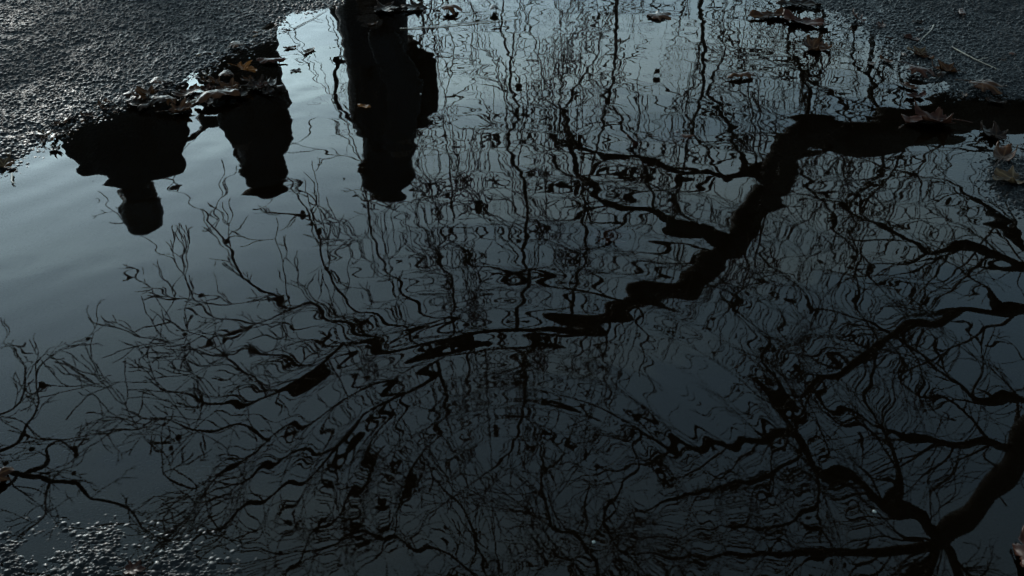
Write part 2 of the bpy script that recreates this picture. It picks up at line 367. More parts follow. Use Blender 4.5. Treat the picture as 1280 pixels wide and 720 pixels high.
# --- the big plane tree on the right
TD = 5.0
tb, tw, tips = Tubes(), Tubes(), []
base = refl(1470, 150, TD); base.z = 0.03
hubp = refl(1180, 672, TD)
tr_rows = [[base.x, base.y, -0.05, 0.22], [base.x, base.y, 0.25, 0.17], [base.x + .01, base.y, 1.2, 0.15], [base.x, base.y + .02, 2.4, 0.125], [base.x * .7 + hubp.x * .3, base.y * .7 + hubp.y * .3, 3.6, 0.07], [hubp.x, hubp.y, hubp.z, 0.07]]
S = smooth_line(tr_rows, 6); tb.add(S[:, :3], S[:, 3], 16)
limbA = [(1462, 190, 58), (1370, 172, 54), (1280, 152, 50), (1150, 155, 48), (1060, 165, 42), (1003, 180, 42), (962, 236, 38), (925, 290, 35), (890, 335, 34), (850, 352, 30), (800, 378, 28), (755, 405, 24), (700, 412, 16), (640, 412, 13), (590, 425, 11), (540, 442, 10), (480, 438, 7), (430, 428, 4)]
limb(tb, tw, limbA, 5.0, 3.9, tips, spawn=0.17, L=1.0, dens=0.95, side=12)
subs = [
 ([(905, 298, 22), (860, 281, 19), (800, 262, 17), (760, 244, 15), (730, 214, 11), (712, 160, 9), (716, 130, 6), (735, 90, 4), (760, 40, 3)], 4.5, 4.3),
 ([(985, 205, 22), (940, 214, 20), (900, 222, 19), (850, 221, 16), (800, 205, 14), (760, 190, 12), (730, 184, 8), (695, 150, 4), (680, 100, 3)], 4.7, 4.3),
 ([(790, 382, 13), (740, 363, 11), (690, 350, 9), (640, 346, 7), (600, 333, 4), (565, 290, 3), (545, 230, 2)], 4.2, 3.9),
 ([(740, 412, 12), (690, 428, 10), (640, 432, 9), (590, 440, 8), (545, 452, 10), (505, 488, 13), (462, 520, 10), (430, 560, 8), (400, 585, 6), (330, 622, 5), (270, 662, 4), (200, 690, 3)], 4.15, 3.6),
 ([(505, 488, 9), (440, 498, 7), (400, 520, 6), (340, 552, 5), (300, 575, 4), (240, 640, 3)], 3.95, 3.6),
 ([(540, 442, 7), (480, 402, 5), (440, 380, 5), (402, 330, 4), (385, 270, 3), (350, 190, 2)], 3.95, 4.1),
 ([(590, 425, 7), (560, 400, 6), (520, 380, 5), (482, 330, 4), (462, 265, 3), (448, 190, 2)], 4.0, 4.3),
 ([(480, 438, 6), (430, 402, 5), (380, 375, 6), (330, 368, 5), (285, 330, 4), (240, 265, 2)], 3.9, 4.2),
 ([(430, 428, 6), (378, 478, 10), (340, 497, 7), (280, 502, 5), (220, 488, 3), (180, 480, 2)], 3.85, 3.7),
 ([(380, 375, 4), (330, 400, 4), (285, 400, 3), (250, 375, 2), (225, 335, 2)], 3.9, 4.1),
 ([(340, 497, 5), (300, 460, 4), (258, 430, 3), (225, 410, 2), (205, 392, 2)], 3.8, 4.0),
 ([(962, 236, 11), (925, 185, 9), (905, 150, 8), (888, 115, 6), (900, 70, 3), (905, 20, 2)], 4.65, 4.6),
 ([(645, 411, 8), (660, 330, 7), (655, 260, 6), (640, 180, 6), (650, 120, 5), (628, 60, 4), (622, 5, 3)], 4.05, 4.4),
 ([(712, 412, 7), (722, 330, 6), (735, 262, 5), (722, 200, 4), (706, 140, 3), (705, 90, 2)], 4.1, 4.5),
 ([(560, 436, 6), (570, 370, 5), (552, 300, 4), (565, 220, 3), (555, 140, 2), (570, 60, 2)], 4.0, 4.5),
 ([(1003, 180, 9), (1010, 120, 7), (990, 70, 5), (1000, 10, 3)], 4.8, 5.0),
 ([(1100, 158, 9), (1090, 110, 6), (1060, 70, 4), (1070, 20, 3)], 4.9, 5.1),
 ([(1180, 672, 30), (1130, 642, 26), (1080, 605, 22), (1032, 580, 20), (1002, 546, 18), (982, 518, 11), (962, 480, 9), (950, 440, 6), (930, 395, 4), (880, 360, 3)], 5.0, 4.4),
 ([(995, 540, 20), (940, 545, 16), (900, 556, 13), (860, 560, 11), (800, 540, 9), (740, 510, 7), (690, 498, 5), (640, 480, 3)], 4.7, 4.1),
 ([(1008, 556, 9), (960, 590, 8), (900, 612, 7), (860, 620, 6), (800, 645, 3), (760, 690, 3)], 4.7, 4.2),
 ([(1180, 676, 20), (1060, 690, 15), (1000, 690, 13), (940, 690, 9), (860, 702, 6), (780, 690, 3), (700, 700, 2)], 5.0, 4.3),
 ([(1290, 392, 20), (1220, 385, 16), (1160, 400, 15), (1100, 432, 14), (1060, 470, 13), (1020, 482, 9), (975, 500, 5), (920, 470, 3)], 5.0, 4.6),
 ([(1335, 468, 16), (1290, 492, 14), (1240, 500, 12), (1200, 475, 8), (1150, 430, 7), (1080, 400, 5), (1020, 385, 4), (960, 330, 3)], 5.0, 4.6),
 ([(1310, 350, 14), (1200, 310, 12), (1150, 322, 10), (1100, 290, 9), (1060, 262, 7), (1020, 246, 6), (975, 222, 3), (930, 130, 2)], 5.0, 4.9),
 ([(1284, 548, 16), (1235, 556, 14), (1180, 556, 12), (1150, 552, 10), (1100, 535, 6), (1060, 520, 4), (1010, 470, 3)], 5.0, 4.6),
 ([(1310, 330, 12), (1250, 270, 9), (1200, 240, 7), (1140, 215, 5), (1080, 200, 4), (1040, 150, 3)], 5.0, 5.2),
 ([(1130, 642, 14), (1120, 560, 10), (1090, 500, 7), (1100, 440, 5), (1070, 370, 4), (1080, 300, 3)], 4.9, 4.9),
 ([(1180, 672, 26), (1140, 740, 20), (1060, 790, 16), (960, 800, 12), (860, 790, 10), (760, 740, 9), (735, 690, 7), (700, 660, 6), (680, 615, 5), (700, 560, 4), (660, 520, 3)], 5.0, 3.6),
 ([(860, 790, 9), (720, 790, 8), (620, 745, 8), (560, 692, 7), (500, 670, 6), (440, 665, 5), (395, 690, 3), (330, 690, 3)], 4.3, 3.4),
 ([(620, 745, 6), (600, 690, 5), (560, 620, 4), (530, 570, 3), (540, 520, 2)], 4.0, 3.6),
 ([(500, 488, 8), (470, 560, 7), (455, 600, 6), (420, 640, 5), (380, 690, 4), (350, 730, 3)], 3.95, 3.6),
 ([(545, 452, 8), (560, 520, 6), (520, 580, 5), (500, 640, 4), (460, 700, 3)], 4.0, 3.6),
 ([(430, 560, 6), (360, 570, 5), (310, 600, 4), (270, 610, 3), (220, 600, 3), (180, 560, 2)], 3.8, 3.5),
 ([(340, 552, 5), (290, 530, 4), (250, 545, 3), (200, 530, 3), (165, 540, 2)], 3.75, 3.6),
 ([(800, 540, 7), (790, 600, 5), (760, 640, 4), (770, 690, 3)], 4.3, 4.0),
 ([(640, 432, 8), (650, 500, 6), (640, 560, 5), (600, 600, 3)], 4.1, 3.8),
 ([(430, 428, 5), (400, 450, 5), (330, 440, 4), (290, 450, 3), (240, 440, 2)], 3.85, 3.8),
 ([(1032, 580, 9), (1010, 640, 7), (960, 660, 5), (900, 660, 4), (850, 670, 3)], 4.6, 4.2),
 ([(1180, 672, 22), (1240, 760, 18), (1250, 860, 16), (1200, 960, 8)], 5.0, 5.2),
]
for path, a, c_ in subs:
    limb(tb, tw, path, a, c_, tips, spawn=0.11, L=1.0 if path[-1][0] > 430 else 0.68 if path[-1][1] < 560 else 0.9, dens=1.0, jit=0.09, wscale=0.68)
PT = empty('plane_tree', base)
def place(o, parent, org):
    o.data.transform(Matrix.Translation(-Vector(org))); o.parent = parent
o = tb.build('trunk', BARK); place(o, PT, base)
o = tw.build('crown', TWIG); place(o, PT, base)
seed_balls(tips, 60, PT, base)
tag(PT, 'big bare plane tree whose long crooked limb reaches across the middle of the puddle reflection', 'tree', 'bare trees around the path')

# --- the tree on the left, only the ends of its branches reach the reflection
tb, tw, tips = Tubes(), Tubes(), []
b2 = refl(-330, 430, 5.2); top2 = b2.z; b2.z = 0.03
tb.add(*(lambda s_: (s_[:, :3], s_[:, 3]))(smooth_line([[b2.x, b2.y, -0.05, .22], [b2.x, b2.y, .4, .17], [b2.x + .05, b2.y, 2, .14], [b2.x, b2.y, 4.2, .11], [b2.x - .1, b2.y, 6.5, .06], [b2.x, b2.y, 8.5, .02]], 5)), 12)
for path in ([(-330, 560, 16), (-180, 575, 13), (-60, 575, 10), (20, 592, 9), (62, 600, 9), (104, 616, 7), (150, 635, 5), (190, 662, 3)],
             [(30, 594, 5), (52, 580, 5), (62, 556, 4), (96, 562, 4), (112, 541, 3), (138, 548, 2), (150, 530, 2)],
             [(-200, 560, 8), (-60, 530, 6), (10, 512, 4), (36, 472, 3), (20, 440, 2)],
             [(-60, 575, 6), (0, 560, 5), (40, 520, 4), (48, 470, 3), (90, 430, 2)],
             [(62, 600, 5), (60, 640, 4), (20, 665, 3)],
             [(-180, 575, 9), (-60, 680, 6), (60, 720, 5), (160, 715, 3), (230, 650, 2)]):
    limb(tb, tw, path, 5.2, 4.4, tips, spawn=0.15, L=0.5, dens=0.9, wscale=0.6, jit=0.09)
T2 = empty('young_tree', b2)
o = tb.build('trunk', BARK); place(o, T2, b2)
o = tw.build('crown', TWIG); place(o, T2, b2)
seed_balls(tips, 12, T2, b2)
tag(T2, 'slim bare tree whose twig ends show in the lower left of the reflection', 'tree', 'bare trees around the path')

# --- slender trees further off behind the path
BG = [(880, 17, 12.0, 'tall bare tree standing far behind, left of the big limb'), (690, 18, 12.5, 'slender bare tree in the middle distance straight beyond the puddle'),
      (1150, 14, 10.5, 'dense bare tree at the far right beyond the limb'), (560, 20, 12.5, 'faint bare tree far behind the tallest person'),
      (1030, 20, 13, 'far bare tree with an even crown behind the crook of the limb')]
for (bx, D, Hh, lab) in BG:
    d = ray(bx, 30); bxy = Vector((d.x, d.y, 0)).normalized() * D
    tb, tw, tips = Tubes(), Tubes(), []
    rows = [[bxy.x, bxy.y, -0.05, .11]]; z = 0.5
    p = np.array([bxy.x, bxy.y, 0.5]); 
    while z < Hh:
        rows.append([p[0], p[1], p[2], 0.065 * (1 - z / Hh) ** 1.3 + 0.008]); p = p + np.array([*RNG.normal(size=2) * 0.2, 0.8]); z += 0.8
    S = smooth_line(rows, 4); tb.add(S[:, :3], S[:, 3], 9)
    z = 2.2
    while z < Hh * 0.97:
        i = int(np.argmin(abs(S[:, 2] - z))); a = RNG.uniform(0, 2 * math.pi); el = R(RNG.uniform(25, 60))
        dd = np.array([math.cos(a) * math.cos(el), math.sin(a) * math.cos(el), math.sin(el)])
        Lb = (Hh - z) * 0.32 + 1.0
        q = S[i, :3]; pts = [q]; dr = dd
        for k in range(8):
            dr = unit(dr + rnd(0.16) + np.array([0, 0, 0.07])); q = q + dr * Lb / 8; pts.append(q)
        rad = np.linspace(min(S[i, 3] * 0.5, 0.03), 0.006, 9); tb.add(pts, rad, 6)
        for k in range(1, 9):
            qd = unit(rnd()); grow(tw, pts[k], unit((pts[k] - pts[k - 1]) / (Lb / 8) + qd * 0.7), Lb * 0.3, 0.005, 1, np.array([0, 0, 0.5]), tips, 0.45)
        z += RNG.uniform(0.25, 0.45)
    TT = empty('slender_tree', (bxy.x, bxy.y, 0.03))
    o = tb.build('trunk', BARK); place(o, TT, TT.location)
    o = tw.build('crown', TWIG); place(o, TT, TT.location)
    tag(TT, lab, 'tree', 'bare trees around the path')

# ------------------------------------------------------------------ people (standing beyond the puddle)
SKIN = mat('skin', (0.07, 0.04, 0.028), 0.6, var=(0.055, 0.032, 0.022), scale=30)
HAIR = mat('dark hair', (0.02, 0.014, 0.01), 0.5, bump=0.004, scale=90)
CLOTH = [mat('black coat', (0.018, 0.017, 0.017), 0.8, 0.2, bump=0.006, scale=14), mat('charcoal jacket', (0.02, 0.019, 0.018), 0.75, 0.2, bump=0.006, scale=18), mat('dark anorak', (0.017, 0.019, 0.022), 0.7, 0.25, bump=0.006, scale=16)]
TROU = mat('dark trousers', (0.015, 0.016, 0.02), 0.8, 0.2, bump=0.004, scale=20)
SHOE = mat('dark shoes', (0.012, 0.010, 0.009), 0.45)
EYE = mat('eye', (0.6, 0.6, 0.58), 0.2); 
def caps(bm, a, b_, ra, rb, seg=14, flat=1.0, fa=None):
    """tapered capsule a->b"""
    a, b_ = Vector(a), Vector(b_); d = b_ - a; L = d.length
    q = d.to_track_quat('Z', 'Y') if L > 1e-6 else Matrix.Identity(3).to_quaternion()
    rings = []; prof = []
    for k in range(5): th = math.pi / 2 * (1 - k / 4 * 1.0); prof.append((-math.sin(th) * ra, math.cos(th) * ra))
    for k in range(1, 5): prof.append((L * k / 5, ra + (rb - ra) * k / 5))
    for k in range(5): th = math.pi / 2 * k / 4; prof.append((L + math.sin(th) * rb, math.cos(th) * rb))
    for (z, r) in prof:
        ring = []
        for i in range(seg):
            an = 2 * math.pi * i / seg; ring.append(bm.verts.new(a + q @ Vector((math.cos(an) * max(r, 1e-4), math.sin(an) * max(r, 1e-4) * flat, z))))
        rings.append(ring)
    for r0, r1 in zip(rings, rings[1:]):
        for i in range(seg): bm.faces.new((r0[i], r0[(i + 1) % seg], r1[(i + 1) % seg], r1[i]))
    bm.faces.new(rings[0][::-1]); bm.faces.new(rings[-1])
def ell(bm, c, s_, rot=None):
    M = Matrix.Translation(c) @ (rot.to_4x4() if rot else Matrix.Identity(4)) @ Matrix.Diagonal((*s_, 1))
    bmesh.ops.create_uvsphere(bm, u_segments=20, v_segments=14, radius=1, matrix=M)
def fuse(bm, name, mt, parent, vox=0.009, it=4):
    me = bpy.data.meshes.new(name); bm.to_mesh(me); bm.free()
    tmp = bpy.data.objects.new('tmp', me); COL.objects.link(tmp)
    rm = tmp.modifiers.new('r', 'REMESH'); rm.mode = 'VOXEL'; rm.voxel_size = vox
    sm = tmp.modifiers.new('s', 'SMOOTH'); sm.iterations = it; sm.factor = 0.5
    dg = C.evaluated_depsgraph_get(); dg.update()
    out = bpy.data.meshes.new_from_object(tmp.evaluated_get(dg)); out.name = name
    bpy.data.objects.remove(tmp); out.materials.clear()
    return mesh_obj(name, out, mt, parent)
def lerp(a, b_, t): return Vector(a).lerp(Vector(b_), t)
def person(px, py, rz, Hs, pose, cloth, label, headgear, pack=False, arm_w=1.0):
    d = ray(px, py); D = (Hs + 0.035 + CAM_H) / (-d.z) * math.hypot(d.x, d.y); base = Vector((d.x, d.y, 0)).normalized() * D; base.z = 0.035
    root = empty('person', base, rz); k = Hs / 1.75; root.scale = (k, k, k)
    # faces -Y in its own space; s=-1 right, s=+1 left
    hip, ank, sho = {}, {}, {}
    J = {}
    for s in (-1, 1):
        st = pose.get('stride', 0.0) * s
        J['hip', s] = Vector((0.095 * s, 0, 0.92)); J['kne', s] = Vector((0.10 * s, -0.03 - st * 0.5, 0.49)); J['ank', s] = Vector((0.105 * s, 0.02 - st, 0.08 + 0.02 * abs(st)))
        J['sho', s] = Vector((0.185 * s, 0.01, 1.43))
        J['elb', s] = Vector(pose['elb'][s]); J['wri', s] = Vector(pose['wri'][s])
    neck = Vector((0, 0.015, 1.47)); hd = Vector((pose.get('hx', 0), -0.02 + pose.get('hy', 0), 1.635))
    # body
    bm = bmesh.new()
    caps(bm, (0, 0, 0.95), (0, 0, 1.12), 0.135, 0.118, flat=0.72); caps(bm, (0, 0, 1.12), (0, 0, 1.36), 0.118, 0.145, flat=0.68)
    caps(bm, (-0.15, 0.01, 1.42), (0.15, 0.01, 1.42), 0.055, 0.055); caps(bm, neck, hd + Vector((0, 0.02, -0.05)), 0.055, 0.052)
    ell(bm, hd + Vector((0, 0.012, 0.02)), (0.076, 0.094, 0.10)); ell(bm, hd + Vector((0, -0.02, -0.055)), (0.055, 0.065, 0.06))
    caps(bm, hd + Vector((0, -0.082, 0.01)), hd + Vector((0, -0.102, -0.025)), 0.009, 0.014); 
    for s in (-1, 1):
        ell(bm, hd + Vector((0.077 * s, 0.012, -0.01)), (0.012, 0.02, 0.032))
        caps(bm, hd + Vector((0.012 * s, -0.084, 0.022)), hd + Vector((0.045 * s, -0.076, 0.026)), 0.008, 0.007)
        caps(bm, hd + Vector((0, -0.088, -0.056)), hd + Vector((0.022 * s, -0.081, -0.055)), 0.008, 0.005)
        caps(bm, J['hip', s], J['kne', s], 0.088, 0.058); caps(bm, J['kne', s], J['ank', s], 0.056, 0.036)
        caps(bm, J['ank', s], J['ank', s] + Vector((0.01 * s, -0.14, -0.05)), 0.036, 0.026)
        caps(bm, J['sho', s], J['elb', s], 0.052, 0.040); caps(bm, J['elb', s], J['wri', s], 0.040, 0.026)
        f = (J['wri', s] - J['elb', s]).normalized(); side = f.cross(Vector((0, 0, 1))).normalized() if abs(f.z) < 0.9 else Vector((0, -1, 0))
        palm = J['wri', s] + f * 0.06; nrm = f.cross(side).normalized()
        for q in range(4):
            o_ = side * (q - 1.5) * 0.019; caps(bm, J['wri', s], J['wri', s] + f * 0.085 + o_, 0.02, 0.012, 10)
            L_ = (0.055, 0.07, 0.075, 0.062)[3 - q]
            a1 = J['wri', s] + f * 0.088 + o_; a2 = a1 + f * L_ * 0.5 + nrm * 0.006; a3 = a2 + f * L_ * 0.4 + nrm * 0.022
            caps(bm, a1, a2, 0.0085, 0.008, 8); caps(bm, a2, a3, 0.008, 0.0065, 8)
        th = J['wri', s] + f * 0.03 + side * 0.022 ; t2 = th + f * 0.03 + side * 0.03; caps(bm, th, t2, 0.012, 0.010, 8); caps(bm, t2, t2 + f * 0.03 + side * 0.006, 0.010, 0.008, 8)
    body = fuse(bm, 'body', SKIN, root, 0.0062, 3)
    for s in (-1, 1):
        bm = bmesh.new(); ell(bm, hd + Vector((0.03 * s, -0.074, 0.006)), (0.013, 0.011, 0.009)); me = bpy.data.meshes.new('eye'); bm.to_mesh(me); bm.free(); mesh_obj('eye', me, EYE, root)
    # trousers
    bm = bmesh.new(); caps(bm, (-0.05, 0, 0.95), (0.05, 0, 0.95), 0.125, 0.125, flat=0.95)
    for s in (-1, 1): caps(bm, J['hip', s], J['kne', s], 0.105, 0.078); caps(bm, J['kne', s], J['ank', s] + Vector((0, 0, 0.02)), 0.076, 0.064)
    fuse(bm, 'trousers', TROU, root, 0.012)
    for s in (-1, 1):
        bm = bmesh.new(); a = J['ank', s]; caps(bm, a + Vector((0, 0.025, -0.03)), a + Vector((0.01 * s, -0.15, -0.045)), 0.048, 0.042, flat=0.8); ell(bm, a + Vector((0, 0.0, -0.01)), (0.048, 0.06, 0.055)); fuse(bm, 'shoe', SHOE, root, 0.009)
    # jacket with collar, cuffs at the wrists
    bm = bmesh.new(); fl = 0.8
    caps(bm, (0, 0, 0.86), (0, 0, 1.1), 0.185, 0.165, flat=fl, seg=20); caps(bm, (0, 0, 1.1), (0, 0, 1.34), 0.165, 0.18, flat=fl * 0.95, seg=20)
    for s in (-1, 1):
        caps(bm, (0, 0.01, 1.395), J['sho', s] + Vector((-0.015 * s, 0, -0.045)), 0.085, 0.074)
        caps(bm, J['sho', s] + Vector((-0.01 * s, 0, -0.04)), J['elb', s], 0.072, 0.064 * arm_w); e_ = J['elb', s]; w_ = J['wri', s]
        caps(bm, e_, lerp(e_, w_, 0.93), 0.066 * arm_w, 0.05 * arm_w)
    caps(bm, (0, 0.015, 1.40), (0, 0.012, 1.495), 0.092, 0.078)
    fuse(bm, 'jacket', cloth, root, 0.011)
    if headgear == 'hair':
        bm = bmesh.new(); ell(bm, hd + Vector((0, 0.026, 0.038)), (0.080, 0.096, 0.098)); ell(bm, hd + Vector((0, 0.06, -0.03)), (0.066, 0.05, 0.075))
        for s in (-1, 1): ell(bm, hd + Vector((0.072 * s, 0.03, 0.0)), (0.02, 0.05, 0.06))
        fuse(bm, 'hair', HAIR, root, 0.009)
    if headgear in ('beret', 'hood and beret'):
        bm = bmesh.new(); ell(bm, hd + Vector((0, 0.03, 0.02)), (0.086, 0.094, 0.085)); fuse(bm, 'hair', HAIR, root, 0.009)
        bm = bmesh.new(); rot = Matrix.Rotation(R(-14), 3, 'X') @ Matrix.Rotation(R(8), 3, 'Y'); ell(bm, hd + Vector((0.0, 0.02, 0.15)), (0.115, 0.12, 0.026), rot); caps(bm, hd + Vector((0, 0.02, 0.07)), hd + Vector((0, 0.02, 0.13)), 0.07, 0.06); fuse(bm, 'beret', cloth, root, 0.009)
    if headgear in ('hood', 'hood and beret'):
        bm = bmesh.new(); hr = 0.93 if headgear != 'hood' else 1.06; ell(bm, hd + Vector((0, 0.03, 0.03)), (0.112 * hr, 0.122 * hr, 0.118)); caps(bm, neck + Vector((0, 0.03, -0.04)), hd + Vector((0, 0.03, -0.02)), 0.125, 0.108 * hr)
        fuse(bm, 'hood', cloth, root, 0.010)
    if pack:
        bm = bmesh.new(); bmesh.ops.create_cube(bm, size=1, matrix=Matrix.Translation((0, 0.175, 1.24)) @ Matrix.Diagonal((0.28, 0.14, 0.36, 1))); bmesh.ops.bevel(bm, geom=bm.edges[:], offset=0.05, segments=4, affect='EDGES')
        me = bpy.data.meshes.new('backpack'); bm.to_mesh(me); bm.free()
        bo = mesh_obj('backpack', me, CLOTH[1]); bo.location = base; bo.rotation_euler = (0, 0, rz); bo.scale = (k, k, k)
        tag(bo, 'dark backpack worn by the tallest reflected person', 'backpack')
        for s in (-1, 1):
            bm = bmesh.new()
            P = [(0.10 * s, 0.15, 1.38), (0.11 * s, 0.06, 1.495), (0.12 * s, -0.09, 1.45), (0.125 * s, -0.165, 1.3), (0.13 * s, -0.14, 1.12), (0.15 * s, 0.1, 1.02)]
            for a, c2 in zip(P, P[1:]): caps(bm, a, c2, 0.016, 0.016, 8, flat=0.5)
            fuse(bm, 'strap', CLOTH[1], bo, 0.008, 2)
    tag(root, label, 'person', 'people standing beyond the puddle')
    return root
rest = {'elb': {-1: (-0.25, 0.03, 1.13), 1: (0.25, 0.03, 1.13)}, 'wri': {-1: (-0.24, -0.06, 0.88), 1: (0.24, -0.06, 0.88)}}
akimbo = {'elb': {-1: (-0.30, 0.05, 1.18), 1: (0.30, 0.05, 1.16)}, 'wri': {-1: (-0.20, -0.12, 0.98), 1: (0.20, -0.12, 0.98)}}
raised = {'elb': {-1: (-0.24, -0.20, 1.25), 1: (0.24, 0.02, 1.14)}, 'wri': {-1: (-0.14, -0.36, 1.50), 1: (0.2, -0.14, 0.95)}, 'hy': -0.02}
walk = {'elb': {-1: (-0.25, 0.10, 1.14), 1: (0.25, -0.04, 1.14)}, 'wri': {-1: (-0.22, 0.02, 0.9), 1: (0.2, -0.24, 1.0)}, 'stride': 0.12}
person(184, 286, R(172), 1.74, rest, CLOTH[0], 'person in a dark bulky coat with short hair, leftmost of the three reflected', 'hair', arm_w=1.25)
person(335, 230, R(-106), 1.68, raised, CLOTH[1], 'person in dark hooded jacket and flat beret, one hand raised, middle of three', 'hood and beret', arm_w=1.25)
person(484, 237, R(-62), 1.78, rest, CLOTH[2], 'hooded person wearing a backpack, rightmost and broadest of the three reflected', 'hood', pack=True, arm_w=1.2)

# ------------------------------------------------------------------ fallen leaves
def leaf_mat(name, c1, c2, vein, rough=0.38):
    m = bpy.data.materials.new(name); m.use_nodes = True; t = m.node_tree; b = t.nodes['Principled BSDF']
    co = N(t, 'ShaderNodeTexCoord'); no = N(t, 'ShaderNodeTexNoise'); no.inputs['Scale'].default_value = 55; no.inputs['Detail'].default_value = 6; t.links.new(co.outputs['Object'], no.inputs['Vector'])
    r = N(t, 'ShaderNodeValToRGB'); r.color_ramp.elements[0].position = 0.35; r.color_ramp.elements[1].position = 0.66
    r.color_ramp.elements[0].color = (*c1, 1); r.color_ramp.elements[1].color = (*c2, 1); t.links.new(no.outputs[0], r.inputs[0])
    at = N(t, 'ShaderNodeAttribute'); at.attribute_name = 'vein'
    mx = N(t, 'ShaderNodeMix', data_type='RGBA'); t.links.new(at.outputs['Fac'], mx.inputs[0]); t.links.new(r.outputs[0], mx.inputs[6]); mx.inputs[7].default_value = (*vein, 1)
    t.links.new(mx.outputs[2], b.inputs['Base Color']); b.inputs['Roughness'].default_value = rough; b.inputs['Specular IOR Level'].default_value = 0.05
    bp = N(t, 'ShaderNodeBump'); bp.inputs['Distance'].default_value = 0.0012; t.links.new(no.outputs[0], bp.inputs['Height']); t.links.new(bp.outputs[0], b.inputs['Normal'])
    return m
LM = {'brown': leaf_mat('brown leaf', (0.009, 0.003, 0.0012), (0.036, 0.013, 0.005), (0.06, 0.027, 0.012)),
      'pale': leaf_mat('pale leaf', (0.016, 0.009, 0.005), (0.05, 0.029, 0.015), (0.09, 0.056, 0.03), 0.4),
      'orange': leaf_mat('orange leaf', (0.05, 0.015, 0.004), (0.14, 0.05, 0.012), (0.2, 0.08, 0.03)),
      'red': leaf_mat('red leaf', (0.010, 0.003, 0.002), (0.028, 0.009, 0.005), (0.04, 0.017, 0.010)),
      'dark': leaf_mat('dark leaf', (0.003, 0.0016, 0.001), (0.011, 0.005, 0.003), (0.02, 0.011, 0.006), 0.4)}
def lobed(a, seed):
    r = 0.42
    for c, L_, wd in ((0, 1.0, 0.50), (R(50), 0.88, 0.44), (-R(50), 0.85, 0.44), (R(104), 0.66, 0.42), (-R(104), 0.63, 0.42)):
        dd = (a - c + math.pi) % (2 * math.pi) - math.pi; r = max(r, L_ * max(0, 1 - (abs(dd) / wd) ** 1.25 * 0.62) if abs(dd) < wd * 1.6 else 0)
    r *= 1 + 0.07 * math.sin(a * 23 + seed) + 0.04 * math.sin(a * 41 + seed * 2)
    bk = abs(abs(a) - math.pi); r *= min(1, 0.35 + bk * 1.6)
    return r
def oval(a, seed): 
    return 1 / math.sqrt((math.cos(a) / 1.0) ** 2 + (math.sin(a) / 0.40) ** 2) * (1 + 0.06 * math.sin(a * 31 + seed) + 0.16 * math.sin(a * 5 + seed * 1.7) + 0.08 * math.sin(a * 11 + seed))
def leaf(px, py, size, rot, m, label, curl=2.0, fold=1.0, z=0.002, tilt=(0, 0), shape='lobed', seed=0, stem=True, cat='leaf', group='fallen leaves at the puddle', onto=None):
    size *= 0.76 if shape == 'lobed' else 0.95
    rg = random.Random(seed * 13 + int(px)); na, nr = 84, 11
    fn = lobed if shape == 'lobed' else oval
    V = [(0.0, 0.0)]; VE = [0.8]
    lobes = (0, R(52), -R(52), R(108), -R(108)) if shape == 'lobed' else (0, math.pi)
    for j in range(1, nr + 1):
        for i in range(na):
            a = -math.pi + 2 * math.pi * i / na; rr_ = fn(a, seed) * j / nr
            V.append((rr_ * math.cos(a), rr_ * math.sin(a)))
            dmin = min(abs(((a - c + math.pi) % (2 * math.pi)) - math.pi) for c in lobes); VE.append(max(0, 1 - dmin * rr_ / 0.035))
    F_ = [(0, 1 + i, 1 + (i + 1) % na) for i in range(na)]
    for j in range(nr - 1):
        for i in range(na):
            a0 = 1 + j * na + i; a1 = 1 + j * na + (i + 1) % na; F_.append((a0, a0 + na, a1 + na, a1))
    k1, k2, k3 = rg.uniform(4, 7), rg.uniform(3, 6), rg.uniform(0, 6)
    P = []; flip = 1 if rg.random() < 0.62 else -1
    for (u, v) in V:
        # roll across the midrib, bend along it, ruffle the rim
        c = curl; vv = math.sin(v * c) / c if c > 0.01 else v; zz_ = (1 - math.cos(v * c)) / c if c > 0.01 else 0
        uu = math.sin(u * fold) / fold if fold > 0.01 else u; z2 = (1 - math.cos(u * fold)) / fold * 0.7 if fold > 0.01 else 0
        rad = math.hypot(u, v); zr = 0.20 * rad * math.sin(k1 * u + k3) * math.cos(k2 * v + k3) + 0.09 * rad * rad * math.sin(9 * math.atan2(v, u) + k3) + 0.05 * rad * math.sin(17 * u + k1) * math.sin(15 * v + k2)
        P.append((uu * size, vv * size, ((zz_ + z2) * flip + zr) * size * 0.62))
    me = bpy.data.meshes.new('fallen_leaf'); me.from_pydata(P, [], F_); at = me.attributes.new('vein', 'FLOAT', 'POINT'); at.data.foreach_set('value', VE)
    me.update()
    M = Matrix.Rotation(rot, 4, 'Z') @ Matrix.Rotation(tilt[0], 4, 'X') @ Matrix.Rotation(tilt[1], 4, 'Y'); me.transform(M)
    lo = min(v.co.z for v in me.vertices)
    o = mesh_obj('fallen_leaf', me, LM[m]); g = gnd(px, py, max(z, 0)); 
    gh = float(height(np.array([g.x]), np.array([g.y]))[0][0])
    o.location = (g.x, g.y, (max(gh + 0.001, z) if z >= 0 else z) - lo - size * 0.02)
    so_ = o.modifiers.new('thickness', 'SOLIDIFY'); so_.thickness = 0.0005
    tag(o, label, cat, group)
    if stem:
        tb_ = Tubes(); L_ = size * rg.uniform(0.7, 1.0); pts = []
        for i in range(9):
            u = i / 8; q = M @ Vector((-size * 0.02 - L_ * u, L_ * 0.25 * u * u * rg.uniform(0.8, 1.1), size * 0.03 + L_ * 0.05 * math.sin(u * 3))); pts.append(q)
        tb_.add(pts, [0.0011 * (1 - 0.3 * i / 8) * size / 0.07 for i in range(9)], 6); s_ = tb_.build('stem', LM[m], o)
    return o
D_ = R
L = leaf
